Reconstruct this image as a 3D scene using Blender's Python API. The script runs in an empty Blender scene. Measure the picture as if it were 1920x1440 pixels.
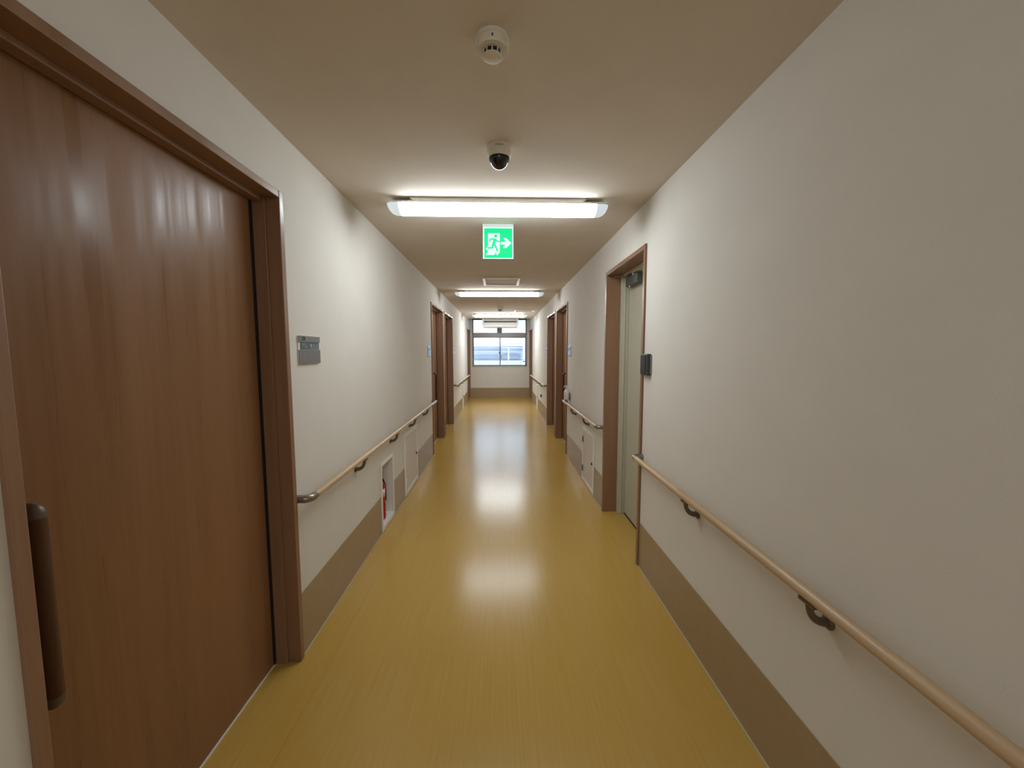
import bpy, bmesh, math, random
from mathutils import Vector, Matrix
random.seed(4)
S = bpy.context.scene
C = S.collection

# ------------------------------------------------------------------ camera
cam_data = bpy.data.cameras.new('camera')
cam = bpy.data.objects.new('camera', cam_data)
C.objects.link(cam)
cam_data.sensor_width = 36.0
cam_data.lens = 730.0 / 1920.0 * 36.0
cam_data.clip_start = 0.02
cam_data.clip_end = 500
_r = Vector((0.9995353559, -0.0304583584, -0.0011664713))
_u = Vector((0.0036778344, 0.0825271410, 0.9965820310))
_f = Vector((0.0302579871, 0.9961232652, -0.0826008161))
M = Matrix.Identity(4)
for i in range(3):
    M[i][0] = _r[i]; M[i][1] = _u[i]; M[i][2] = -_f[i]
M[2][3] = 1.43
cam.matrix_world = M
S.camera = cam

# ------------------------------------------------------------------ world, exposure
world = bpy.data.worlds.new('sky')
S.world = world
world.use_nodes = True
wn = world.node_tree.nodes; wl = world.node_tree.links
wn.clear()
wout = wn.new('ShaderNodeOutputWorld'); wbg = wn.new('ShaderNodeBackground')
wbg.inputs['Color'].default_value = (0.80, 0.90, 1.0, 1)     # bright overcast sky
wbg.inputs['Strength'].default_value = 3.2
wl.new(wbg.outputs[0], wout.inputs[0])
S.view_settings.view_transform = 'Standard'
S.view_settings.look = 'None'
S.view_settings.gamma = 1.0
S.view_settings.use_curve_mapping = False
S.view_settings.exposure = 1.06
LAMP = 14.0

# ------------------------------------------------------------------ place
XL, XR, H = -0.937, 0.923, 2.366
YB, YE = -3.0, 12.2          # back and end of the corridor
YC, HC = 11.12, 2.475        # where the ceiling steps up over the window
BT = 0.30                    # top of the vinyl wall base
TH = 0.20                    # wall thickness

# ------------------------------------------------------------------ materials
def nodes_of(name):
    m = bpy.data.materials.new(name)
    m.use_nodes = True
    nt = m.node_tree
    return m, nt, nt.nodes['Principled BSDF']

def coords(nt, scale=(1, 1, 1)):
    tc = nt.nodes.new('ShaderNodeTexCoord'); mp = nt.nodes.new('ShaderNodeMapping')
    mp.inputs['Scale'].default_value = scale
    nt.links.new(tc.outputs['Object'], mp.inputs['Vector'])
    return mp.outputs['Vector']

def noise(nt, vec, scale, detail=2.0, rough=0.5):
    n = nt.nodes.new('ShaderNodeTexNoise')
    n.inputs['Scale'].default_value = scale
    n.inputs['Detail'].default_value = detail
    n.inputs['Roughness'].default_value = rough
    nt.links.new(vec, n.inputs['Vector'])
    return n.outputs['Fac']

def ramp(nt, fac, stops):
    r = nt.nodes.new('ShaderNodeValToRGB')
    el = r.color_ramp.elements
    while len(el) < len(stops): el.new(0.5)
    for e, (p, c) in zip(el, stops):
        e.position = p; e.color = (*c, 1)
    nt.links.new(fac, r.inputs['Fac'])
    return r.outputs['Color']

def bump(nt, bs, fac, strength, dist=0.001):
    b = nt.nodes.new('ShaderNodeBump')
    b.inputs['Strength'].default_value = strength
    b.inputs['Distance'].default_value = dist
    nt.links.new(fac, b.inputs['Height'])
    nt.links.new(b.outputs[0], bs.inputs['Normal'])

def plain(name, col, rough=0.5, metal=0.0, spec=0.5, var=0.04, vs=40.0, bs_=0.0, bscale=300.0, bdist=0.001):
    m, nt, bs = nodes_of(name)
    bs.inputs['Roughness'].default_value = rough
    bs.inputs['Metallic'].default_value = metal
    bs.inputs['Specular IOR Level'].default_value = spec
    v = coords(nt)
    lo = tuple(max(0, c * (1 - var)) for c in col); hi = tuple(min(1, c * (1 + var)) for c in col)
    nt.links.new(ramp(nt, noise(nt, v, vs), [(0.3, lo), (0.7, hi)]), bs.inputs['Base Color'])
    if bs_ > 0:
        bump(nt, bs, noise(nt, v, bscale, 3.0), bs_, bdist)
    return m

def wood(name, dark, light, grain, rough=0.38, spec=0.5, fine=0.25):
    """grain: scale vector, small along the grain direction"""
    m, nt, bs = nodes_of(name)
    v = coords(nt, grain)
    n1 = noise(nt, v, 1.0, 5.0, 0.6)
    v2 = coords(nt, tuple(g * 6 for g in grain))
    n2 = noise(nt, v2, 1.0, 3.0, 0.6)
    mx = nt.nodes.new('ShaderNodeMix'); mx.data_type = 'FLOAT'
    mx.inputs['Factor'].default_value = fine
    nt.links.new(n1, mx.inputs[2]); nt.links.new(n2, mx.inputs[3])
    mid = tuple((a + b) / 2 for a, b in zip(dark, light))
    nt.links.new(ramp(nt, mx.outputs[0], [(0.32, dark), (0.5, mid), (0.68, light)]), bs.inputs['Base Color'])
    mr = nt.nodes.new('ShaderNodeMapRange')
    mr.inputs['From Min'].default_value = 0.35; mr.inputs['From Max'].default_value = 0.65
    mr.inputs['To Min'].default_value = rough - 0.12; mr.inputs['To Max'].default_value = rough + 0.16
    nt.links.new(n1, mr.inputs['Value']); nt.links.new(mr.outputs[0], bs.inputs['Roughness'])
    bs.inputs['Specular IOR Level'].default_value = spec
    bump(nt, bs, mx.outputs[0], 0.25, 0.0012)
    return m

def emit(name, col, strength):
    m, nt, bs = nodes_of(name)
    bs.inputs['Base Color'].default_value = (*[c * 0.08 for c in col], 1)
    bs.inputs['Emission Color'].default_value = (*col, 1)
    bs.inputs['Emission Strength'].default_value = strength
    bs.inputs['Roughness'].default_value = 0.6
    bs.inputs['Specular IOR Level'].default_value = 0.1
    return m

m_wall = plain('wallpaper', (0.74, 0.695, 0.635), 0.85, spec=0.25, var=0.015, vs=6, bs_=0.35, bscale=260, bdist=0.0012)
m_ceil = plain('ceiling_paper', (0.71, 0.63, 0.54), 0.9, spec=0.2, var=0.02, vs=5, bs_=0.35, bscale=240, bdist=0.0012)
m_base = plain('vinyl_base', (0.37, 0.265, 0.150), 0.36, spec=0.5, var=0.03, vs=14, bs_=0.12, bscale=350)
m_caulk = plain('sealant', (0.50, 0.40, 0.24), 0.5)
m_door = wood('door_wood', (0.235, 0.113, 0.050), (0.315, 0.157, 0.070), (15, 15, 0.5), rough=0.36, spec=0.3, fine=0.3)
m_frame = wood('frame_wood', (0.24, 0.125, 0.068), (0.32, 0.178, 0.10), (12, 12, 0.7), rough=0.42)
m_rail = wood('rail_wood', (0.46, 0.30, 0.165), (0.56, 0.39, 0.23), (30, 1.2, 30), rough=0.30)
m_pull = wood('pull_wood', (0.075, 0.032, 0.014), (0.12, 0.055, 0.025), (20, 20, 1.5), rough=0.45, spec=0.3)
m_dkmetal = plain('bronze_metal', (0.16, 0.125, 0.095), 0.42, metal=0.6, var=0.06)
m_rmetal = plain('rail_metal', (0.30, 0.27, 0.24), 0.32, metal=0.85, var=0.04)
m_steel = plain('steel', (0.55, 0.54, 0.52), 0.3, metal=1.0, var=0.03)
m_alum = plain('aluminium', (0.42, 0.42, 0.43), 0.42, metal=0.6, var=0.03)
m_white = plain('white_enamel', (0.83, 0.81, 0.77), 0.42, var=0.02)
m_ivory = plain('ivory_plastic', (0.76, 0.70, 0.60), 0.45, var=0.02)
m_panel = plain('hatch_panel', (0.72, 0.67, 0.61), 0.5, var=0.02)
m_green = plain('green_grey_paint', (0.56, 0.535, 0.42), 0.5, var=0.03)
m_black = plain('black_plastic', (0.012, 0.012, 0.014), 0.4)
m_gloss = plain('black_dome', (0.006, 0.006, 0.007), 0.12, spec=0.6)
m_grey = plain('grey_plastic', (0.27, 0.265, 0.26), 0.45, var=0.03)
m_closer = plain('closer_grey', (0.13, 0.125, 0.12), 0.45, metal=0.4)
m_dgrey = plain('dark_grey_plastic', (0.05, 0.05, 0.055), 0.4)
m_red = plain('red_enamel', (0.42, 0.006, 0.012), 0.28)
m_bottle = plain('white_plastic', (0.80, 0.79, 0.77), 0.3)
m_sign = plain('sign_grey', (0.30, 0.30, 0.30), 0.25, metal=0.45, var=0.03)
m_slate = plain('sign_slate', (0.085, 0.125, 0.135), 0.3)
m_print = plain('pale_print', (0.36, 0.40, 0.46), 0.5)
m_signbox = plain('sign_box_grey', (0.36, 0.36, 0.35), 0.5, spec=0.2)
m_reveal = plain('reveal_white', (0.80, 0.79, 0.76), 0.5, var=0.01)
m_sash = plain('window_frame_metal', (0.30, 0.27, 0.26), 0.45, metal=0.3, var=0.03)

def m_glass_make():
    m, nt, bs = nodes_of('window_glass')
    nt.nodes.remove(bs)
    out = nt.nodes['Material Output']
    tr = nt.nodes.new('ShaderNodeBsdfTransparent'); gl = nt.nodes.new('ShaderNodeBsdfGlossy')
    gl.inputs['Roughness'].default_value = 0.02
    tr.inputs['Color'].default_value = (0.90, 0.96, 1.0, 1)
    mx = nt.nodes.new('ShaderNodeMixShader'); fr = nt.nodes.new('ShaderNodeFresnel')
    fr.inputs['IOR'].default_value = 1.45
    nt.links.new(fr.outputs[0], mx.inputs[0]); nt.links.new(tr.outputs[0], mx.inputs[1])
    nt.links.new(gl.outputs[0], mx.inputs[2]); nt.links.new(mx.outputs[0], out.inputs[0])
    return m
m_glass = m_glass_make()

def m_floor_make():
    m, nt, bs = nodes_of('floor_vinyl')
    v = coords(nt, (120, 2.2, 1)); n1 = noise(nt, v, 1.0, 4.0, 0.6)
    v2 = coords(nt, (1.6, 0.9, 1)); n2 = noise(nt, v2, 1.0, 2.0, 0.5)
    mx = nt.nodes.new('ShaderNodeMix'); mx.data_type = 'FLOAT'
    mx.inputs['Factor'].default_value = 0.45
    nt.links.new(n1, mx.inputs[2]); nt.links.new(n2, mx.inputs[3])
    col = ramp(nt, mx.outputs[0], [(0.3, (0.46, 0.278, 0.054)), (0.7, (0.56, 0.348, 0.086))])
    # welded seams between the sheets: two lengthwise, several crosswise
    tc = nt.nodes.new('ShaderNodeTexCoord'); sp = nt.nodes.new('ShaderNodeSeparateXYZ')
    nt.links.new(tc.outputs['Object'], sp.inputs[0])
    masks = []
    def near(axis, at, half):
        s = nt.nodes.new('ShaderNodeMath'); s.operation = 'SUBTRACT'
        nt.links.new(sp.outputs[axis], s.inputs[0]); s.inputs[1].default_value = at
        a = nt.nodes.new('ShaderNodeMath'); a.operation = 'ABSOLUTE'; nt.links.new(s.outputs[0], a.inputs[0])
        l = nt.nodes.new('ShaderNodeMath'); l.operation = 'LESS_THAN'
        nt.links.new(a.outputs[0], l.inputs[0]); l.inputs[1].default_value = half
        masks.append(l.outputs[0])
    near(0, -0.795, 0.0012)
    near(1, 4.62, 0.002); near(1, 5.15, 0.002)
    acc = masks[0]
    for k in masks[1:]:
        a = nt.nodes.new('ShaderNodeMath'); a.operation = 'MAXIMUM'
        nt.links.new(acc, a.inputs[0]); nt.links.new(k, a.inputs[1]); acc = a.outputs[0]
    sm = nt.nodes.new('ShaderNodeMath'); sm.operation = 'MULTIPLY'; sm.inputs[1].default_value = 0.35
    nt.links.new(acc, sm.inputs[0])
    mc = nt.nodes.new('ShaderNodeMix'); mc.data_type = 'RGBA'
    nt.links.new(sm.outputs[0], mc.inputs[0]); nt.links.new(col, mc.inputs[6])
    mc.inputs[7].default_value = (0.17, 0.10, 0.02, 1)
    nt.links.new(mc.outputs[2], bs.inputs['Base Color'])
    bs.inputs['Roughness'].default_value = 0.215
    bs.inputs['Specular IOR Level'].default_value = 0.45
    v3 = coords(nt, (18, 5, 1)); n3 = noise(nt, v3, 1.0, 3.0, 0.5)
    bump(nt, bs, n3, 0.03, 0.001)
    return m
m_floor = m_floor_make()

def m_lamp_make(power=LAMP):
    """lamp cover: bright over the length of the tube inside, dimmer at the two ends beyond it"""
    m, nt, bs = nodes_of('lamp_cover')
    tc = nt.nodes.new('ShaderNodeTexCoord'); sp = nt.nodes.new('ShaderNodeSeparateXYZ')
    nt.links.new(tc.outputs['Object'], sp.inputs[0])
    a = nt.nodes.new('ShaderNodeMath'); a.operation = 'ABSOLUTE'; nt.links.new(sp.outputs[0], a.inputs[0])
    mr = nt.nodes.new('ShaderNodeMapRange')
    mr.inputs['From Min'].default_value = 0.575; mr.inputs['From Max'].default_value = 0.61
    mr.inputs['To Min'].default_value = power; mr.inputs['To Max'].default_value = 0.24
    nt.links.new(a.outputs[0], mr.inputs['Value'])
    nt.links.new(mr.outputs[0], bs.inputs['Emission Strength'])
    bs.inputs['Emission Color'].default_value = (0.87, 0.955, 1.0, 1)
    bs.inputs['Base Color'].default_value = (0.60, 0.69, 0.82, 1)
    bs.inputs['Roughness'].default_value = 0.3
    return m
m_lamp = m_lamp_make()
m_lamp_far = m_lamp_make(LAMP * 1.9)

# ------------------------------------------------------------------ helpers
def origin(o):
    v = Vector((0, 0, 0))
    while o is not None:
        v = v + o.location; o = o.parent
    return v

def tag(o, label=None, cat=None, group=None, kind=None):
    if label: o['label'] = label
    if cat: o['category'] = cat
    if group: o['group'] = group
    if kind: o['kind'] = kind
    return o

def thing(name, loc, label, cat, group=None, kind=None):
    o = bpy.data.objects.new(name, None)
    o.empty_display_size = 0.1
    o.location = loc
    C.objects.link(o)
    return tag(o, label, cat, group, kind)

def obj(name, bm, mat, parent=None, smooth=False, bevel=0.0, loc=None):
    """bm is in world coordinates; it is shifted to its parent's (or loc's) origin"""
    bmesh.ops.recalc_face_normals(bm, faces=bm.faces[:])
    base = origin(parent) if parent is not None else Vector(loc or (0, 0, 0))
    bmesh.ops.translate(bm, verts=bm.verts[:], vec=-base)
    me = bpy.data.meshes.new(name)
    bm.to_mesh(me); bm.free()
    if smooth:
        for p in me.polygons: p.use_smooth = True
    me.materials.append(mat)
    o = bpy.data.objects.new(name, me)
    C.objects.link(o)
    if parent is not None: o.parent = parent
    elif loc: o.location = loc
    if bevel > 0:
        b = o.modifiers.new('bevel', 'BEVEL'); b.width = bevel; b.segments = 2; b.limit_method = 'ANGLE'
        b.angle_limit = math.radians(50)
    if smooth:
        me.set_sharp_from_angle(angle=math.radians(38))
    return o

def box(bm, x0, x1, y0, y1, z0, z1):
    x0, x1 = sorted((x0, x1)); y0, y1 = sorted((y0, y1)); z0, z1 = sorted((z0, z1))
    v = [bm.verts.new((x, y, z)) for x in (x0, x1) for y in (y0, y1) for z in (z0, z1)]
    for f in ((0, 1, 3, 2), (4, 6, 7, 5), (0, 4, 5, 1), (2, 3, 7, 6), (0, 2, 6, 4), (1, 5, 7, 3)):
        bm.faces.new([v[i] for i in f])
    return bm

def B(*a):
    return box(bmesh.new(), *a)

def sweep(bm, pts, radii, n=20, caps=True):
    pts = [Vector(p) for p in pts]
    if not isinstance(radii, (list, tuple)): radii = [radii] * len(pts)
    rings = []
    t0 = (pts[1] - pts[0]).normalized()
    up = Vector((0, 0, 1)) if abs(t0.z) < 0.9 else Vector((1, 0, 0))
    nrm = (up - t0 * up.dot(t0)).normalized()
    for i, p in enumerate(pts):
        a = pts[max(i - 1, 0)]; b = pts[min(i + 1, len(pts) - 1)]
        t = (b - a).normalized()
        nrm = (nrm - t * nrm.dot(t)).normalized()
        bn = t.cross(nrm)
        rings.append([bm.verts.new(p + (nrm * math.cos(2 * math.pi * k / n) + bn * math.sin(2 * math.pi * k / n)) * radii[i]) for k in range(n)])
    for r1, r2 in zip(rings, rings[1:]):
        for k in range(n):
            bm.faces.new((r1[k], r1[(k + 1) % n], r2[(k + 1) % n], r2[k]))
    if caps:
        bm.faces.new(rings[0][::-1]); bm.faces.new(rings[-1])
    return bm

def lathe(bm, centre, profile, n=40):
    """profile: (radius, z) pairs around a vertical axis"""
    cx, cy = centre
    rings = []
    for r, z in profile:
        if r < 1e-5: rings.append([bm.verts.new((cx, cy, z))])
        else: rings.append([bm.verts.new((cx + r * math.cos(2 * math.pi * k / n), cy + r * math.sin(2 * math.pi * k / n), z)) for k in range(n)])
    for a, b in zip(rings, rings[1:]):
        for k in range(n):
            k2 = (k + 1) % n
            if len(a) == 1 and len(b) == 1: continue
            if len(a) == 1: bm.faces.new((a[0], b[k], b[k2]))
            elif len(b) == 1: bm.faces.new((a[k], a[k2], b[0]))
            else: bm.faces.new((a[k], a[k2], b[k2], b[k]))
    for end in (rings[0], rings[-1]):
        if len(end) > 2: bm.faces.new(end)
    return bm

def prism(bm, poly, fn, d0, d1):
    """poly: 2D outline; fn(u, v, d) -> point; extruded from depth d0 to d1"""
    a = [bm.verts.new(fn(u, v, d0)) for u, v in poly]
    b = [bm.verts.new(fn(u, v, d1)) for u, v in poly]
    bm.faces.new(a); bm.faces.new(b[::-1])
    n = len(poly)
    for i in range(n):
        bm.faces.new((a[i], b[i], b[(i + 1) % n], a[(i + 1) % n]))
    return bm

def copy_tree(o, parent=None):
    c = o.copy(); C.objects.link(c)
    if parent is not None: c.parent = parent
    for ch in [x for x in bpy.data.objects if x.parent == o]:
        copy_tree(ch, c)
    return c

def arc(c, r, a0, a1, n, fn):
    return [fn(c[0] + r * math.cos(a0 + (a1 - a0) * i / n), c[1] + r * math.sin(a0 + (a1 - a0) * i / n)) for i in range(n + 1)]

# ------------------------------------------------------------------ room shell
def wall_mesh(xf, sgn, y0, y1, tops, holes):
    """side wall with rectangular holes (ya, yb, za, zb); sgn: +1 right, -1 left"""
    bm = bmesh.new()
    cuts = sorted({y0, y1, YC} | {h[0] for h in holes} | {h[1] for h in holes})
    for a, b in zip(cuts, cuts[1:]):
        mid = (a + b) / 2
        top = tops(mid)
        zs = [0.0]
        hs = [h for h in holes if h[0] < mid < h[1]]
        z = 0.0
        for h in sorted(hs, key=lambda h: h[2]):
            if h[2] > z + 1e-4: box(bm, xf, xf + sgn * TH, a, b, z, h[2])
            z = h[3]
        box(bm, xf, xf + sgn * TH, a, b, z, top)
    bmesh.ops.remove_doubles(bm, verts=bm.verts[:], dist=1e-5)
    return bm

tops = lambda y: H + 0.02 if y < YC else HC + 0.02
ZD = 2.105
L_doors = [(0.741, 1.750), (5.36, 6.45), (6.575, 7.72), (11.17, 12.19)]
R_doors = [(2.470, 3.390), (5.32, 6.36), (6.485, 7.56), (11.10, 12.19)]
NICHE = (3.010, 3.32, 0.045, 0.535)
LP = (3.775, 4.285, 0.055, 0.585)       # service hatch openings
LP2 = (9.62, 9.80, 0.055, 0.59)
RP = (3.765, 4.220, 0.045, 0.570)
RP2 = (9.45, 9.80, 0.055, 0.585)
Lh = [(a, b, 0.0, ZD) for a, b in L_doors] + [NICHE]
Rh = [(a, b, 0.0, ZD) for a, b in R_doors]
tag(obj('wall_left', wall_mesh(XL, -1, YB, YE, tops, Lh), m_wall), 'off-white papered wall on the left side of the corridor', 'wall', kind='structure')
tag(obj('wall_right', wall_mesh(XR, 1, YB, YE, tops, Rh), m_wall), 'off-white papered wall on the right side of the corridor', 'wall', kind='structure')
tag(obj('wall_behind', B(XL - TH, XR + TH, YB - 0.15, YB, 0, H), m_wall), 'wall closing the corridor behind the viewer', 'wall', kind='structure')

WX0, WX1, WZ0, WZ1 = -0.868, 0.838, 0.975, 2.447
bm = bmesh.new()
box(bm, XL - TH, WX0, YE, YE + 0.18, 0, HC + 0.02); box(bm, WX1, XR + TH, YE, YE + 0.18, 0, HC + 0.02)
box(bm, WX0, WX1, YE, YE + 0.18, 0, WZ0); box(bm, WX0, WX1, YE, YE + 0.18, WZ1, HC + 0.02)
bmesh.ops.remove_doubles(bm, verts=bm.verts[:], dist=1e-5)
tag(obj('wall_end', bm, m_wall), 'short end wall under and around the corridor window', 'wall', kind='structure')

tag(obj('floor', B(XL - TH - 0.1, XR + TH + 0.1, YB - 0.15, YE + 0.18, -0.06, 0), m_floor), 'glossy mustard yellow vinyl floor', 'floor', kind='structure')
bm = bmesh.new()
box(bm, XL - TH, XR + TH, YB - 0.15, YC, H, H + 0.25)
box(bm, XL - TH, XR + TH, YC, YE + 0.18, HC, HC + 0.141)
tag(obj('ceiling', bm, m_ceil), 'beige papered ceiling stepping up just before the window', 'ceiling', kind='structure')

def strips(xf, sgn, doors, gaps, z0, z1, t):
    cuts = [(YB, YE)]
    out = []
    blk = sorted(doors + gaps)
    y = YB
    for a, b in blk:
        if a > y: out.append((y, a))
        y = max(y, b)
    if y < YE: out.append((y, YE))
    bm = bmesh.new()
    for a, b in out: box(bm, xf, xf - sgn * t, a, b, z0, z1)
    return bm
Lgap = [(2.990, 3.350), (3.735, 4.325), (9.58, 9.84)]
Rgap = [(3.73, 4.255), (9.41, 9.84)]
tag(obj('baseboard_left', strips(XL, -1, L_doors, Lgap, 0.0, BT, 0.003), m_base), 'tall taupe vinyl wall base along the left wall', 'baseboard', kind='structure')
tag(obj('baseboard_right', strips(XR, 1, R_doors, Rgap, 0.0, BT, 0.003), m_base), 'tall taupe vinyl wall base along the right wall', 'baseboard', kind='structure')
tag(obj('baseboard_end', B(XL, XR, YE, YE - 0.003, 0, BT), m_base), 'tall taupe vinyl wall base under the window', 'baseboard', kind='structure')
tag(obj('trim_1', strips(XL - 0.0, -1, L_doors, [], 0.0, 0.004, 0.010), m_caulk), 'pale sealant line where the left wall meets the floor', 'trim', kind='structure')
tag(obj('trim_2', strips(XR + 0.0, 1, R_doors, [], 0.0, 0.004, 0.010), m_caulk), 'pale sealant line where the right wall meets the floor', 'trim', kind='structure')

# ------------------------------------------------------------------ doors
def frame(parent, sgn, xw, y0, y1, zt, depth, w=0.030, pro=0.013, stop=True, w0=None):
    """wooden lining of a door opening: two jambs and a head"""
    bm = bmesh.new()
    xa, xb = xw - sgn * pro, xw + sgn * depth
    w0 = w0 or w
    box(bm, xa, xb, y0, y0 + w0, 0, zt); box(bm, xa, xb, y1 - w, y1, 0, zt)
    box(bm, xa + sgn * 0.001, xb, y0 + w0, y1 - w, zt - w, zt - 0.0005)
    o = obj('frame', bm, m_frame, parent, bevel=0.0025)
    if stop:
        bm = bmesh.new()
        xs = xw + sgn * depth * 0.45
        box(bm, xs, xb, y1 - w - 0.010, y1 - w, 0, zt - w - 0.001)
        box(bm, xs, xb, y0 + w0, y0 + w0 + 0.004, 0, zt - w - 0.001)
        box(bm, xs + sgn * 0.012, xb, y0 + w0 + 0.005, y1 - w - 0.011, zt - w - 0.018, zt - w)
        obj('door_stop', bm, m_frame, o, bevel=0.0015)
    return o

def pull_bar(leaf, sgn, xl, y, z0, z1, r=0.016):
    """long wooden pull on two curved metal ends"""
    xo = xl - sgn * 0.040
    h = obj('handle', sweep(bmesh.new(), [(xo, y, z0 + 0.02), (xo, y, (z0 + z1) / 2), (xo, y, z1 - 0.02)], r), m_pull, leaf, smooth=True)
    h['label'] = 'dark wooden pull bar with curved metal ends'
    for z, s in ((z1, 1), (z0, -1)):
        pts = [(xo, y, z - s * 0.022)] + [(xl - sgn * 0.030 - sgn * 0.010 * math.cos(a), y, z - s * 0.012 + s * 0.010 * math.sin(a)) for a in [math.radians(d) for d in (0, 30, 60, 90)]] + [(xl, y, z - s * 0.002)]
        obj('handle_end', sweep(bmesh.new(), pts, [r, r, r * 0.98, r * 0.95, r * 0.9, r * 0.85]), m_dkmetal, h, smooth=True)

def sliding_door(n, sgn, xw, y0, y1, label, handle_y, depth=0.096, handle=True):
    d = thing('door_%d' % n, (xw, (y0 + y1) / 2, 0), label, 'door', kind='structure')
    frame(d, sgn, xw, y0, y1, ZD, depth, w0=0.025 if n == 1 else None)
    xl = xw + sgn * (depth + 0.006)
    leaf = obj('leaf', B(xl, xl + sgn * 0.036, y0 + 0.004, y1 - 0.004, 0.004, ZD - 0.004), m_door, d, bevel=0.002)
    obj('gap_shadow', B(xl - sgn * 0.0055, xl - sgn * 0.0005, y1 - 0.052, y1 - 0.0405, 0.007, ZD - 0.05), m_black, leaf)  # black strip painting the shaded gap between leaf and jamb
    if handle: pull_bar(leaf, sgn, xl, handle_y, 0.645, 1.095)
    obj('sill_strip', B(xl - sgn * 0.0045, xl - sgn * 0.0005, y0 + 0.031, y1 - 0.041, 0, 0.006), m_reveal, d)  # thin cream strip along the foot of the leaf
    return d

sliding_door(1, -1, XL, *L_doors[0], 'large brown wood sliding door nearest the viewer on the left', 0.842)
sliding_door(2, -1, XL, *L_doors[1], 'brown wood sliding door past the service hatch on the left wall', 6.08, 0.095)
sliding_door(3, -1, XL, *L_doors[2], 'brown wood door on the left wall where the far left handrail begins', 7.3, 0.095, handle=False)
sliding_door(4, -1, XL, *L_doors[3], 'brown wood door in the far left corner beside the window', 11.7, 0.095, handle=False)
sliding_door(6, 1, XR, *R_doors[1], 'brown wood sliding door behind the white pump bottle on the right wall', 6.02, 0.095)
sliding_door(7, 1, XR, *R_doors[2], 'brown wood door on the right wall where the far right handrail begins', 7.2, 0.095, handle=False)
sliding_door(8, 1, XR, *R_doors[3], 'brown wood door in the far right corner beside the window', 11.7, 0.095, handle=False)

# steel door in its wooden recess on the right
y0, y1 = R_doors[0]
d5 = thing('door_5', (XR, (y0 + y1) / 2, 0), 'pale green-grey steel door with overhead closer on the right wall', 'door', kind='structure')
frame(d5, 1, XR, y0, y1, ZD, 0.112, w=0.032, stop=False)
bm = bmesh.new()
xa, xb = XR + 0.112, XR + 0.198
box(bm, xa, xb, y1 - 0.075, y1 - 0.0005, 0, ZD - 0.001)
box(bm, xa, xb, y0 + 0.0005, y0 + 0.062, 0, ZD - 0.001)
box(bm, xa, xb, y0 + 0.062, y1 - 0.075, ZD - 0.062, ZD - 0.001)
box(bm, xa + 0.02, xa + 0.03, y1 - 0.081, y1 - 0.075, 0, ZD - 0.062)
obj('metal_frame', bm, m_green, d5, bevel=0.002)['label'] = 'pale green-grey metal inner frame'
xl = XR + 0.172
leaf5 = obj('leaf', B(xl, xl + 0.04, y0 + 0.066, y1 - 0.082, 0.010, ZD - 0.067), m_green, d5, bevel=0.002)
obj('gap_shadow', B(xl + 0.004, xl + 0.030, y1 - 0.082, y1 - 0.075, 0, ZD - 0.063), m_black, d5)  # black fill painted as the dark gap beside the leaf
obj('foot_shadow', B(xl - 0.004, xl + 0.03, y0 + 0.063, y1 - 0.0755, 0, 0.009), m_black, d5)  # black fill painted as the dark gap under the leaf
cz = ZD - 0.145
closer = obj('door_closer', B(xl - 0.052, xl, y1 - 0.40, y1 - 0.130, cz, cz + 0.075), m_closer, d5, bevel=0.006)
obj('closer_arm', box(box(bmesh.new(), xl - 0.060, xl - 0.045, y1 - 0.30, y1 - 0.10, cz + 0.082, cz + 0.090), xl - 0.052, xl + -0.135, y1 - 0.115, y1 - 0.095, cz + 0.090, cz + 0.098), m_steel, closer)
obj('closer_pivot', lathe(bmesh.new(), (xl - 0.040, y1 - 0.285), [(0.013, cz + 0.075), (0.013, cz + 0.098), (0.008, cz + 0.101)], 20), m_steel, closer, smooth=True)
obj('adjusting_screw', lathe(bmesh.new(), (xl - 0.040, y1 - 0.205), [(0.009, cz - 0.006), (0.009, cz)], 16), m_steel, closer, smooth=True)

# ------------------------------------------------------------------ window
WY = YE + 0.10
win = thing('window_1', ((WX0 + WX1) / 2, WY, WZ0), 'four-pane metal window closing the far end of the corridor', 'window', kind='structure')
bm = bmesh.new()
fw = 0.026
box(bm, WX0, WX0 + fw, WY, WY + 0.06, WZ0, WZ1); box(bm, WX1 - fw, WX1, WY, WY + 0.06, WZ0, WZ1)
box(bm, WX0 + fw, WX1 - fw, WY, WY + 0.06, WZ0, WZ0 + 0.02); box(bm, WX0 + fw, WX1 - fw, WY, WY + 0.06, WZ1 - 0.02, WZ1)
obj('window_frame', bm, m_sash, win)
TZ0, TZ1 = 1.885, 2.010
obj('transom', B(WX0 + fw, WX1 - fw, WY - 0.012, WY + 0.06, TZ0, TZ1), m_sash, win)
mxc = -0.015
obj('mullion', B(mxc - 0.062, mxc + 0.062, WY - 0.008, WY + 0.06, TZ1, WZ1 - 0.02), m_sash, win)
bm = bmesh.new()
def sash_frame(x0, x1, ya, z0, z1, s=0.022):
    bm = bmesh.new()
    box(bm, x0, x0 + s, ya, ya + 0.025, z0, z1); box(bm, x1 - s, x1, ya, ya + 0.025, z0, z1)
    box(bm, x0 + s, x1 - s, ya, ya + 0.025, z0, z0 + s); box(bm, x0 + s, x1 - s, ya, ya + 0.025, z1 - s, z1)
    return bm
bm.free()
zs0 = WZ0 + 0.02
for (x0, x1, ya) in ((WX0 + fw, 0.018, WY + 0.004), (-0.018, WX1 - fw, WY + 0.031)):
    s = obj('sash', sash_frame(x0, x1, ya, zs0, TZ0), m_sash, win)
    obj('pane', B(x0 + 0.022, x1 - 0.022, ya + 0.010, ya + 0.014, zs0 + 0.022, TZ0 - 0.022), m_glass, s)
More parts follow.
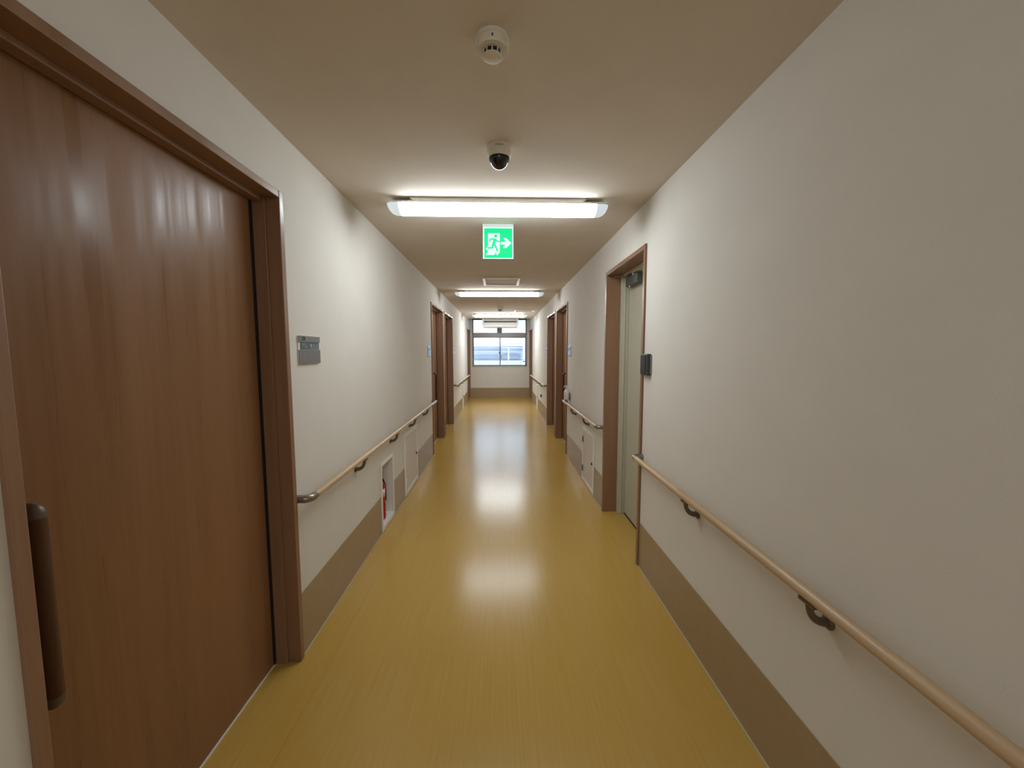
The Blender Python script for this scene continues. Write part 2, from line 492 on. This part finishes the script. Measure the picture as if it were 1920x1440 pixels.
for (x0, x1) in ((WX0 + fw, mxc - 0.062), (mxc + 0.062, WX1 - fw)):
    s = obj('transom_light', sash_frame(x0, x1, WY + 0.012, TZ1, WZ1 - 0.02, 0.014), m_sash, win)
    obj('pane', B(x0 + 0.014, x1 - 0.014, WY + 0.020, WY + 0.024, TZ1 + 0.014, WZ1 - 0.034), m_glass, s)
lk = bmesh.new()
box(lk, -0.022, 0.008, WY - 0.004, WY + 0.004, 1.36, 1.43)
box(lk, -0.042, -0.002, WY - 0.014, WY - 0.004, 1.385, 1.415)
obj('crescent_lock', lk, m_black, win)
bm = bmesh.new()
box(bm, WX0 - 0.018, WX0, YE - 0.010, WY, WZ0 - 0.018, WZ1); box(bm, WX1, WX1 + 0.018, YE - 0.010, WY, WZ0 - 0.018, WZ1)
box(bm, WX0, WX1, YE - 0.010, WY, WZ1, WZ1 + 0.015)
obj('window_lining', bm, m_reveal, win)
obj('window_sill', B(WX0 - 0.0, WX1 + 0.0, YE - 0.022, WY, WZ0 - 0.020, WZ0), m_reveal, win, bevel=0.003)
obj('guard_bar', sweep(bmesh.new(), [(WX0, WY - 0.035, 1.178), (0, WY - 0.035, 1.178), (WX1, WY - 0.035, 1.178)], 0.008, 12), m_reveal, win, smooth=True)

# ------------------------------------------------------------------ handrails
def handrail(sgn, xw, y0, y1, z, brackets, label, group, start=True, end=True):
    xc = xw - sgn * 0.060
    R = 0.0175; re_ = 0.0185; br = 0.030
    root = thing('handrail', (xw, (y0 + y1) / 2, z), label, 'handrail', group)
    ya = y0 + (0.045 if start else 0); yb = y1 - (0.045 if end else 0)
    n = 6
    obj('rail', sweep(bmesh.new(), [(xc, ya + (yb - ya) * i / n, z) for i in range(n + 1)], R, 28), m_rail, root, smooth=True)
    def elbow(ye, s):
        # s=+1: end points along +y away from the rail
        pts = [(xc, ye - s * 0.050, z), (xc, ye - s * br, z)]
        for k in range(1, 7):
            a = math.radians(90) * k / 6
            pts.append((xc + sgn * br * (1 - math.cos(a)), ye - s * br + s * br * math.sin(a), z))
        pts.append((xw, ye, z))
        obj('end_elbow', sweep(bmesh.new(), pts, re_, 24), m_rmetal, root, smooth=True)
    if start: elbow(y0, -1)
    if end: elbow(y1, 1)
    for y in brackets:
        bm = bmesh.new()
        # wall rose
        sweep(bm, [(xw, y, z - 0.080), (xw - sgn * 0.004, y, z - 0.080), (xw - sgn * 0.010, y, z - 0.080)], [0.021, 0.021, 0.014], 20)
        # stout curved arm sweeping from the rose out and up to a long saddle
        pts = []
        for k in range(0, 9):
            a = math.radians(90) * k / 8
            pts.append((xw - sgn * (0.006 + 0.054 * math.sin(a)), y, z - 0.080 + 0.056 * (1 - math.cos(a)) ** 1.15))
        sweep(bm, pts, [0.0125, 0.0122, 0.0118, 0.0112, 0.0106, 0.0100, 0.0095, 0.0095, 0.0100], 14)
        box(bm, xc - 0.012, xc + 0.012, y - 0.027, y + 0.027, z - R - 0.007, z - R + 0.002)
        obj('bracket', bm, m_dkmetal, root, smooth=True)
    return root
handrail(-1, XL, 1.770, 5.325, 0.755, [2.49, 3.29, 3.99, 4.70], 'long wooden handrail above the fire extinguisher on the left wall', 'wooden handrails along the corridor walls')
handrail(-1, XL, 7.745, 11.14, 0.765, [8.5, 9.3, 10.1, 10.8], 'short-looking handrail at the far end of the left wall', 'wooden handrails along the corridor walls')
handrail(1, XR, -1.30, 2.455, 0.750, [-0.43, 0.29, 1.01, 1.74], 'nearest wooden handrail, running along the bare right wall', 'wooden handrails along the corridor walls', start=True)
handrail(1, XR, 3.405, 5.30, 0.757, [3.98, 4.66], 'wooden handrail above the hatch between the steel door and wood door', 'wooden handrails along the corridor walls')
handrail(1, XR, 7.585, 11.08, 0.765, [8.4, 9.2, 10.0, 10.7], 'handrail at the far end of the right wall above the outlet', 'wooden handrails along the corridor walls')

# ------------------------------------------------------------------ extinguisher niche and extinguisher
ya, yb, za, zb = NICHE
nic = thing('extinguisher_cabinet', (XL, (ya + yb) / 2, 0.0), 'white-framed recess at floor level holding the red extinguisher', 'cabinet')
bm = bmesh.new()
t = 0.020
box(bm, XL, XL + 0.010, ya - t, ya + 0.006, 0.012, zb + t); box(bm, XL, XL + 0.010, yb - 0.006, yb + t, 0.012, zb + t)
box(bm, XL, XL + 0.010, ya + 0.006, yb - 0.006, 0.012, za + 0.004); box(bm, XL, XL + 0.010, ya + 0.006, yb - 0.006, zb - 0.004, zb + t)
obj('cabinet_frame', bm, m_white, nic, bevel=0.002)
bm = bmesh.new()
dp = 0.155
box(bm, XL - dp, XL - dp - 0.003, ya, yb, za, zb)
box(bm, XL - 0.001, XL - dp, ya + 0.0005, ya + 0.004, za, zb); box(bm, XL - 0.001, XL - dp, yb - 0.004, yb - 0.0005, za, zb)
box(bm, XL - 0.001, XL - dp, ya + 0.004, yb - 0.004, za + 0.0005, za + 0.004); box(bm, XL - 0.001, XL - dp, ya + 0.004, yb - 0.004, zb - 0.004, zb - 0.0005)
obj('cabinet_body', bm, m_white, nic)
ex, ey, ez = XL - 0.072, 3.158, za + 0.0045
ext = thing('fire_extinguisher', (ex, ey, ez), 'red fire extinguisher with black hose standing in the wall recess', 'fire extinguisher')
pr = [(0.0, ez), (0.050, ez), (0.056, ez + 0.008), (0.057, ez + 0.02), (0.057, ez + 0.270)]
for k in range(1, 7):
    a = math.radians(90) * k / 6
    pr.append((0.018 + 0.039 * math.cos(a), ez + 0.270 + 0.042 * math.sin(a)))
pr += [(0.018, ez + 0.322)]
obj('cylinder_body', lathe(bmesh.new(), (ex, ey), pr, 36), m_red, ext, smooth=True)
obj('valve', lathe(bmesh.new(), (ex, ey), [(0.016, ez + 0.322), (0.019, ez + 0.325), (0.019, ez + 0.340), (0.012, ez + 0.352), (0, ez + 0.354)], 20), m_steel, ext, smooth=True)
bm = bmesh.new()
box(bm, ex - 0.011, ex + 0.011, ey - 0.075, ey + 0.02, ez + 0.354, ez + 0.364)
box(bm, ex - 0.010, ex + 0.010, ey - 0.070, ey - 0.005, ez + 0.334, ez + 0.342)
obj('lever', bm, m_red, ext, bevel=0.002)
obj('hose', sweep(bmesh.new(), [(ex + 0.010, ey + 0.012, ez + 0.335), (ex + 0.030, ey + 0.035, ez + 0.325), (ex + 0.043, ey + 0.050, ez + 0.27), (ex + 0.045, ey + 0.052, ez + 0.20), (ex + 0.043, ey + 0.050, ez + 0.14)], [0.007, 0.007, 0.007, 0.007, 0.009], 12), m_black, ext, smooth=True)
bm = bmesh.new()
n = 12; rr = 0.0578
ring = []
for z in (ez + 0.195, ez + 0.262):
    ring.append([bm.verts.new((ex + rr * math.cos(a), ey + rr * math.sin(a), z)) for a in [math.radians(-70 + 65 * k / n) for k in range(n + 1)]])
for k in range(n): bm.faces.new((ring[0][k], ring[0][k + 1], ring[1][k + 1], ring[1][k]))
o = obj('paper_label', bm, m_bottle, ext, smooth=True)
so = o.modifiers.new('solid', 'SOLIDIFY'); so.thickness = 0.0006; so.offset = 1

# ------------------------------------------------------------------ service hatches
def hatch(sgn, xw, ya, yb, za, zb, label, hinge_near, name='service_hatch', hinge=True):
    root = thing(name, (xw, (ya + yb) / 2, 0), label, 'hatch', 'white service hatches low on the walls')
    t = 0.036
    xo = xw - sgn * 0.010
    bm = bmesh.new()
    box(bm, xw, xo, ya - t, ya, za - t, zb + t); box(bm, xw, xo, yb, yb + t, za - t, zb + t)
    box(bm, xw, xo, ya, yb, za - t, za); box(bm, xw, xo, ya, yb, zb, zb + t)
    obj('hatch_frame', bm, m_white, root, bevel=0.002)
    d = obj('hatch_door', B(xw, xw - sgn * 0.006, ya + 0.006, yb - 0.006, za + 0.006, zb - 0.006), m_panel, root, bevel=0.0015)
    obj('slit_shade', B(xw, xw - sgn * 0.001, ya, yb, za, zb), m_dgrey, root)  # dark sheet standing for the shade in the slit around the door
    yh = ya if hinge_near else yb
    yl = yb - 0.035 if hinge_near else ya + 0.035
    if hinge:
        for z in (za + 0.10, zb - 0.10):
            obj('hinge', B(xo + 0, xo - sgn * 0.006, yh - 0.012, yh + 0.006, z - 0.032, z + 0.032), m_dgrey if not hinge_near else m_white, root)
    obj('latch', sweep(bmesh.new(), [(xw - sgn * 0.006, yl, (za + zb) / 2), (xw - sgn * 0.012, yl, (za + zb) / 2), (xw - sgn * 0.018, yl, (za + zb) / 2)], [0.014, 0.014, 0.010], 18), m_dgrey, d, smooth=True)
    return root
hatch(-1, XL, *LP, 'white service hatch beyond the extinguisher recess on the left wall', True)
hatch(-1, XL, *LP2, 'narrow white hatch under the far left handrail', True, hinge=False)
hatch(1, XR, *RP, 'white service hatch with dark hinges just past the steel door', False)
hatch(1, XR, *RP2, 'white hatch under the far right handrail', False, hinge=False)

# wall outlet
out = thing('wall_outlet', (XR, 8.55, 0.455), 'small power outlet with dark plug low on the far right wall', 'outlet')
obj('cover_plate', B(XR, XR - 0.006, 8.515, 8.585, 0.395, 0.515), m_ivory, out, bevel=0.002)
obj('plug', B(XR - 0.006, XR - 0.035, 8.53, 8.57, 0.43, 0.485), m_dgrey, out, bevel=0.004)

# card reader
rd = thing('card_reader', (XR, 2.407, 1.35), 'black access control box on the wall beside the steel door', 'card reader')
obj('reader_body', B(XR, XR - 0.028, 2.352, 2.462, 1.283, 1.416), m_dgrey, rd, bevel=0.005)
obj('reader_face', B(XR - 0.028, XR - 0.031, 2.372, 2.455, 1.292, 1.407), m_black, rd, bevel=0.001)
obj('wall_bracket', B(XR, XR - 0.008, 2.343, 2.352, 1.290, 1.409), m_grey, rd)

# pump bottle in its wall holder
bx, by, bz = XR - 0.045, 5.10, 0.800
pb = thing('pump_bottle', (bx, by, bz), 'white hand sanitiser pump bottle above the right handrail', 'bottle')
obj('bottle_body', lathe(bmesh.new(), (bx, by), [(0, bz), (0.034, bz), (0.037, bz + 0.006), (0.037, bz + 0.095), (0.033, bz + 0.112), (0.020, bz + 0.124), (0.015, bz + 0.127), (0.015, bz + 0.138)], 28), m_bottle, pb, smooth=True)
obj('pump', sweep(lathe(bmesh.new(), (bx, by), [(0.016, bz + 0.138), (0.016, bz + 0.150), (0.006, bz + 0.152), (0.006, bz + 0.170)], 18), [(bx + 0.012, by, bz + 0.172), (bx - 0.01, by, bz + 0.178), (bx - 0.030, by, bz + 0.176), (bx - 0.040, by, bz + 0.160)], [0.010, 0.008, 0.006, 0.005], 12), m_bottle, pb, smooth=True)
hd = thing('bottle_holder', (XR, by, bz), 'dark bracket fixing the pump bottle to the right wall', 'bracket')
bm = bmesh.new()
box(bm, XR, XR - 0.007, by - 0.03, by + 0.03, bz - 0.004, bz + 0.09)
box(bm, XR - 0.007, XR - 0.084, by - 0.036, by + 0.036, bz - 0.004, bz - 0.0005)
obj('bracket_plate', bm, m_grey, hd)

# ------------------------------------------------------------------ room signs
def text_mesh(txt, size, depth):
    cu = bpy.data.curves.new('txt', 'FONT'); cu.body = txt; cu.size = size; cu.extrude = depth
    to = bpy.data.objects.new('txt', cu); C.objects.link(to)
    dg = bpy.context.evaluated_depsgraph_get(); dg.update()
    me = bpy.data.meshes.new_from_object(to.evaluated_get(dg))
    bpy.data.objects.remove(to)
    return me

def room_sign(sgn, xw, yc, zc, label, full=False, group='grey room signs beside the doors'):
    root = thing('room_sign', (xw, yc, zc), label, 'sign', group)
    w, h = 0.210, 0.132
    f = lambda u0, u1, v0, v1, d0, d1: B(xw - sgn * d0, xw - sgn * d1, yc + u0 * w, yc + u1 * w, zc + v0 * h, zc + v1 * h)
    obj('back_plate', f(-.5, .5, -.5, .5, 0, 0.004), m_reveal, root)
    obj('upper_plate', f(-.5, .5, .28, .5, 0.004, 0.009), m_sign, root, bevel=0.0008)
    obj('lower_plate', f(-.5, .5, -.5, .0, 0.004, 0.009), m_sign, root, bevel=0.0008)
    obj('slider', f(-.41, .46, .02, .27, 0.004, 0.007), m_slate, root)['label'] = 'dark slate status slider'
    if full:
        me = text_mesh('208', 0.026, 0.0003)
        t = bpy.data.objects.new('room_number', me); C.objects.link(t)
        me.materials.append(m_black)
        t.parent = root
        # left wall seen from the corridor: reading direction runs along +y
        t.rotation_euler = (math.radians(90), 0, math.radians(90))
        t.location = (0.0094, -0.39 * w, 0.335 * h)
        bm = bmesh.new()
        x0, x1 = xw + 0.007, xw + 0.0074
        def st(u0, u1, v0, v1): box(bm, x0, x1, yc + u0 * w, yc + u1 * w, zc + v0 * h, zc + v1 * h)
        st(.02, .10, .11, .22); st(-.33, -.22, .18, .20); st(-.28, -.27, .08, .24); st(-.18, -.15, .06, .15)
        st(.17, .25, .13, .15); st(.20, .22, .10, .22); st(.32, .40, .18, .20); st(.30, .42, .11, .13)
        st(.02, .38, .05, .065)
        obj('status_lettering', bm, m_print, root)
    return root
room_sign(-1, XL, 1.942, 1.440, 'grey room number sign beside the nearest brown sliding door', True)
room_sign(-1, XL, 5.18, 1.440, 'sign on the left wall just before the second brown door')
room_sign(-1, XL, 7.86, 1.440, 'sign on the left wall past the third brown door')
room_sign(1, XR, 5.15, 1.440, 'sign on the right wall above the white pump bottle')
room_sign(1, XR, 7.70, 1.440, 'sign on the right wall past the third door, above the far handrail')

# ------------------------------------------------------------------ ceiling lamps
def lamp_proto(yc, label):
    root = thing('ceiling_lamp', (-0.007, yc, H), label, 'lamp', 'long ceiling lamps across the corridor')
    x0 = -0.007
    bm = bmesh.new()
    # mounting pan with sloped ends
    prof = [(-0.545, 0), (0.545, 0), (0.515, -0.021), (-0.515, -0.021)]
    prism(bm, prof, lambda u, v, d: (x0 + u, yc + d, H + v), -0.0665, 0.0665)
    obj('mounting_pan', bm, m_white, root, bevel=0.003)
    bm = bmesh.new()
    box(bm, x0 - 0.655, x0 + 0.655, yc - 0.0705, yc + 0.0705, H - 0.0300, H - 0.0190)
    obj('tray', bm, m_white, root, bevel=0.002)
    # cover: half-round section, ends closing in a quarter ellipse
    bm = bmesh.new()
    nS, nU = 14, 12
    xs = []
    L, E_ = 0.685, 0.060
    for i in range(nU + 1):
        a = math.radians(90) * i / nU
        xs.append((-(L - E_) - E_ * math.cos(a), math.sin(a)))
    for s in (-0.61, -0.575, 0, 0.575, 0.61): xs.append((s, 1.0))
    for i in range(nU + 1):
        a = math.radians(90) * (1 - i / nU)
        xs.append(((L - E_) + E_ * math.cos(a), math.sin(a)))
    rings = []
    for x, k in xs:
        k = max(k, 0.001)
        ring = []
        for j in range(nS + 1):
            a = math.pi * j / nS
            ca, sa = math.cos(a), math.sin(a)
            yy = 0.0675 * (abs(ca) ** 0.95) * (1 if ca >= 0 else -1) * (0.35 + 0.65 * k ** 0.7)
            zz = -0.056 * (sa ** 0.9 if sa > 1e-6 else 0) * k
            ring.append(bm.verts.new((x0 + x, yc + yy, H - 0.0290 + zz)))
        rings.append(ring)
    for r1, r2 in zip(rings, rings[1:]):
        for j in range(nS): bm.faces.new((r1[j], r1[j + 1], r2[j + 1], r2[j]))
        bm.faces.new((r1[0], r2[0], r2[nS], r1[nS]))
    bm.faces.new(rings[0]); bm.faces.new(rings[-1])
    bmesh.ops.remove_doubles(bm, verts=bm.verts[:], dist=1e-6)
    obj('cover', bm, m_lamp, root, smooth=True)
    return root
lamp0 = lamp_proto(2.53, 'lit white ceiling lamp nearest the viewer, above the green exit sign')
for yc, lab in ((-1.6, 'added unseen ceiling lamp behind the viewer, brightening the near walls'), (6.12, 'second lit ceiling lamp, just behind the ceiling hatch'), (9.80, 'farthest lit ceiling lamp, right in front of the air conditioner')):  # the rear lamp is added out of view to lift the near walls
    c = copy_tree(lamp0); c.location.y = yc; c['label'] = lab
    if yc > 9:                                     # output raised to brighten the end of the corridor
        for ch in c.children:
            if ch.name.startswith('cover'):
                ch.data = ch.data.copy(); ch.data.materials[0] = m_lamp_far

# ------------------------------------------------------------------ exit sign
SX0, SX1, SZ0, SY = -0.125, 0.102, 2.112, 2.950
sg = thing('exit_sign', ((SX0 + SX1) / 2, SY, H), 'illuminated green running-man exit sign with right arrow under the ceiling', 'exit sign')
obj('sign_housing', B(SX0, SX1, SY, SY + 0.024, SZ0, H), m_signbox, sg, bevel=0.002)
m_face = emit('sign_white_lit', (0.66, 0.95, 0.84), 0.49)
m_gr = emit('sign_green_lit', (0.0, 0.72, 0.24), 0.50)
obj('sign_face', B(SX0 + 0.003, SX1 - 0.003, SY - 0.004, SY, SZ0 + 0.003, H - 0.024), m_face, sg)
W_, H_ = SX1 - SX0, H - SZ0
def sp_(px, py): return (SX0 + (px - 245) / 580.0 * W_, H - (py - 195) / 650.0 * H_)
def flat(polys, d0, d1):
    bm = bmesh.new()
    for P in polys:
        prism(bm, [sp_(*p) for p in P], lambda u, v, d: (u, SY - d, v), d0, d1)
    return bm
def circ(cx, cy, r, n=20): return [(cx + r * math.cos(2 * math.pi * k / n), cy + r * math.sin(2 * math.pi * k / n)) for k in range(n)]
def limb(a, b, w):
    d = Vector((b[0] - a[0], b[1] - a[1])).normalized(); nx, ny = -d.y * w / 2, d.x * w / 2
    return [(a[0] + nx, a[1] + ny), (b[0] + nx, b[1] + ny), (b[0] - nx, b[1] - ny), (a[0] - nx, a[1] - ny)]
obj('green_panel', flat([[(275, 280), (800, 280), (800, 822), (275, 822)]], 0.004, 0.005), m_gr, sg)
obj('doorway_symbol', flat([[(345, 370), (567, 370), (567, 712), (522, 772), (490, 752), (516, 722), (484, 732), (462, 768), (300, 768), (342, 706), (325, 668), (300, 658), (345, 608)]], 0.005, 0.006), m_face, sg)
obj('arrow_symbol', flat([[(585, 526), (678, 526), (632, 458), (688, 458), (785, 550), (688, 640), (620, 640), (672, 576), (585, 576)]], 0.005, 0.006), m_face, sg)
man = [circ(490, 420, 28),
       [(430, 470), (482, 468), (500, 492), (482, 530), (470, 575), (422, 582), (436, 520), (448, 480)],
       limb((452, 474), (388, 478), 26), limb((392, 472), (374, 526), 25),
       limb((484, 482), (532, 524), 26), limb((528, 520), (580, 524), 20),
       limb((440, 570), (424, 642), 32), limb((430, 638), (332, 640), 27),
       limb((452, 566), (500, 636), 34), limb((492, 618), (522, 702), 30)]
bm = bmesh.new()
for i, P in enumerate(man):
    prism(bm, [sp_(*p) for p in P], lambda u, v, d: (u, SY - d, v), 0.006, 0.0066 + i * 0.00003)
obj('running_man_symbol', bm, m_gr, sg)
obj('pull_cord_tab', B(-0.005, 0.012, SY + 0.004, SY + 0.014, SZ0 - 0.006, SZ0), m_dgrey, sg)

# ------------------------------------------------------------------ camera dome, detectors
dc = thing('dome_camera', (-0.001, 1.873, H), 'white ceiling security camera with glossy black dome', 'security camera')
c0 = (-0.001, 1.873)
obj('housing', lathe(bmesh.new(), c0, [(0.0585, H), (0.0585, H - 0.020), (0.056, H - 0.034), (0.052, H - 0.046), (0.049, H - 0.050), (0.0465, H - 0.047)], 56), m_ivory, dc, smooth=True)
pr = [(0.0465, H - 0.047)]
for k in range(1, 13):
    a = math.radians(90) * k / 12
    pr.append((0.0465 * math.cos(a), H - 0.047 - 0.050 * math.sin(a)))
pr[-1] = (0.0, pr[-1][1])
obj('dome', lathe(bmesh.new(), c0, pr, 48), m_gloss, dc, smooth=True)
bm = bmesh.new()
for k, wd in enumerate((2.2, 1.4, 2.0, 2.2, 1.8, 2.0, 2.2)):
    a = math.radians(270 - 16 + k * 5.4)
    cxp, cyp = c0[0] + 0.0588 * math.cos(a), c0[1] + 0.0588 * math.sin(a)
    box(bm, cxp - 0.0016, cxp + 0.0016, cyp - 0.0006, cyp + 0.0012, H - 0.0175, H - 0.0135)
obj('maker_lettering', bm, m_dgrey, dc)

def detector(cx, cy, label, k=1.0, tall=1.0):
    root = thing('smoke_detector', (cx, cy, H), label, 'smoke detector', 'white ceiling smoke detectors')
    c = (cx, cy)
    obj('base', lathe(bmesh.new(), c, [(0.050 * k, H), (0.050 * k, H - 0.010 * tall), (0.0465 * k, H - 0.012 * tall), (0.0465 * k, H - 0.014 * tall)], 48), m_ivory, root, smooth=True)
    obj('body', lathe(bmesh.new(), c, [(0.0465 * k, H - 0.014 * tall), (0.0485 * k, H - 0.033 * tall), (0.047 * k, H - 0.036 * tall), (0.028 * k, H - 0.037 * tall)], 48), m_ivory, root, smooth=True)
    z0, z1 = H - 0.037 * tall, H - 0.050 * tall
    obj('vent_slots', lathe(bmesh.new(), c, [(0.0255 * k, z0), (0.0255 * k, z1)], 40), m_black, root, smooth=True)
    bm = bmesh.new()
    for i in range(10):
        a = 2 * math.pi * (i + 0.25) / 10 + math.radians(9)
        px, py = cx + 0.0270 * k * math.cos(a), cy + 0.0270 * k * math.sin(a)
        sweep(bm, [(px, py, z0), (px, py, (z0 + z1) / 2), (px, py, z1)], 0.0019 * k, 8)
    obj('rib_ring', bm, m_ivory, root)
    obj('chamber_cap', lathe(bmesh.new(), c, [(0.0288 * k, z1), (0.0288 * k, z1 - 0.0025 * tall), (0.026 * k, z1 - 0.0035 * tall), (0.0, z1 - 0.004 * tall)], 40), m_ivory, root, smooth=True)
    obj('indicator', lathe(bmesh.new(), (cx + 0.001, cy - 0.049 * k), [(0.0022, H - 0.020 * tall), (0.0022, H - 0.026 * tall), (0.0, H - 0.027 * tall)], 10), m_dgrey, root)
    return root
detector(-0.020, 1.252, 'cream smoke detector on the ceiling nearest the viewer')
detector(0.005, 8.16, 'small smoke detector far down the corridor before the last lamp', 1.45, 1.9)

# ------------------------------------------------------------------ ceiling hatches
def ceiling_hatch(x0, x1, y0, y1, label):
    root = thing('ceiling_hatch', ((x0 + x1) / 2, (y0 + y1) / 2, H), label, 'hatch', 'metal-edged ceiling hatches')
    t = 0.030
    bm = bmesh.new()
    z1 = H - 0.010
    box(bm, x0, x0 + t, y0, y1, H, z1); box(bm, x1 - t, x1, y0, y1, H, z1)
    box(bm, x0 + t, x1 - t, y0, y0 + t * 0.8, H, z1); box(bm, x0 + t, x1 - t, y1 - t * 0.8, y1, H, z1)
    obj('hatch_frame', bm, m_white, root, bevel=0.002)
    obj('hatch_panel', B(x0 + t + 0.003, x1 - t - 0.003, y0 + t * 0.8 + 0.003, y1 - t * 0.8 - 0.003, H, H - 0.003), m_ceil, root)
    return root
ceiling_hatch(-0.222, 0.262, 5.05, 5.56, 'square metal-edged ceiling hatch between the exit sign and second lamp')
ceiling_hatch(0.335, 0.785, 8.80, 9.28, 'square ceiling hatch near the right wall before the last lamp')

# ------------------------------------------------------------------ ceiling-hung air conditioner
ac = thing('air_conditioner', (0.0, 11.5, HC), 'white air conditioner hung from the ceiling in front of the window', 'air conditioner')
AX0, AX1, AY0, AY1 = -0.512, 0.530, 11.27, 11.72
AZ = 2.136
bm = bmesh.new()
def rr_poly(x0, x1, z0, z1, r, n=6):
    P = [(x1, z1), (x0, z1)]
    P += [(x0 + r - r * math.cos(math.radians(90) * k / n), z0 + r - r * math.sin(math.radians(90) * k / n)) for k in range(n + 1)]
    P += [(x1 - r + r * math.sin(math.radians(90) * k / n), z0 + r - r * math.cos(math.radians(90) * k / n)) for k in range(n + 1)]
    return P
prism(bm, rr_poly(AX0, AX1, AZ, HC, 0.055), lambda u, v, d: (u, d, v), AY0, AY1)
obj('casing', bm, m_white, ac, bevel=0.004)
obj('air_outlet', B(AX0 + 0.050, AX1 - 0.050, AY0 - 0.003, AY0 - 0.0002, AZ + 0.128, AZ + 0.228), m_black, ac)
obj('louver', B(AX0 + 0.055, AX1 - 0.055, AY0 - 0.022, AY0 - 0.003, AZ + 0.178, AZ + 0.208), m_ivory, ac, bevel=0.003)
obj('front_panel', B(AX0 + 0.055, AX1 - 0.055, AY0 - 0.006, AY0 - 0.0002, AZ + 0.065, AZ + 0.118), m_ivory, ac, bevel=0.002)

# ------------------------------------------------------------------ outside the window
m_osid = plain('siding', (0.48, 0.51, 0.57), 0.7, var=0.02, vs=3)
m_oband = plain('pale_render', (0.55, 0.56, 0.62), 0.8, var=0.02, vs=3)
m_odark = plain('shutter_grey', (0.20, 0.21, 0.25), 0.7, var=0.05, vs=3)
m_oroof = plain('blue_roof', (0.30, 0.36, 0.48), 0.6, var=0.05, vs=4)
m_orail = plain('grey_rail', (0.28, 0.30, 0.37), 0.6)
m_ocyan = plain('pale_cyan_panel', (0.42, 0.68, 0.72), 0.6)
m_ground = plain('asphalt', (0.22, 0.22, 0.23), 0.9)
tag(obj('ground', B(-30, 30, 12.9, 60, -3.3, -3.2), m_ground), 'street level ground outside the window', 'ground', kind='structure')
nb = thing('neighbouring_building', (0, 20, -3.2), 'pale washed-out building seen through the window', 'building')
bm = bmesh.new()
box(bm, -6, 6, 20.3, 27, -3.2, 4.6)
obj('wall', bm, m_oband, nb)
bm = bmesh.new()
for k in range(22):
    z = 1.72 + k * 0.125
    box(bm, -6, 6, 20.22 + 0.0, 20.30, z, z + 0.112)
obj('siding', bm, m_osid, nb)
obj('ledge', B(-6, 6, 19.75, 20.22, 1.655, 1.70), m_odark, nb)
obj('lower_ledge', B(-6, 6, 19.85, 20.30, 1.425, 1.455), m_orail, nb)
obj('shutter_band', B(-6, 0.02, 20.12, 20.30, 1.09, 1.26), m_odark, nb)
obj('lattice_screen', B(0.10, 1.05, 20.10, 20.29, 1.06, 1.30), m_odark, nb)
obj('awning', B(-6, 6, 19.3, 20.30, 0.92, 0.985), m_oroof, nb)
rl = bmesh.new()
box(rl, 0.08, 3.0, 19.50, 19.53, 1.62, 1.65)
for k in range(40): box(rl, 0.10 + k * 0.07, 0.115 + k * 0.07, 19.505, 19.525, 1.44, 1.62)
obj('balcony_rail', rl, m_orail, nb)
obj('post', B(0.40, 0.44, 19.45, 19.50, 0.985, 1.66), m_oband, nb)
obj('downpipe', B(1.13, 1.22, 19.3, 19.40, -3.2, 4.5), m_ocyan, nb)
obj('side_panel', B(1.24, 1.60, 19.35, 19.45, 1.5, 4.5), m_ocyan, nb)
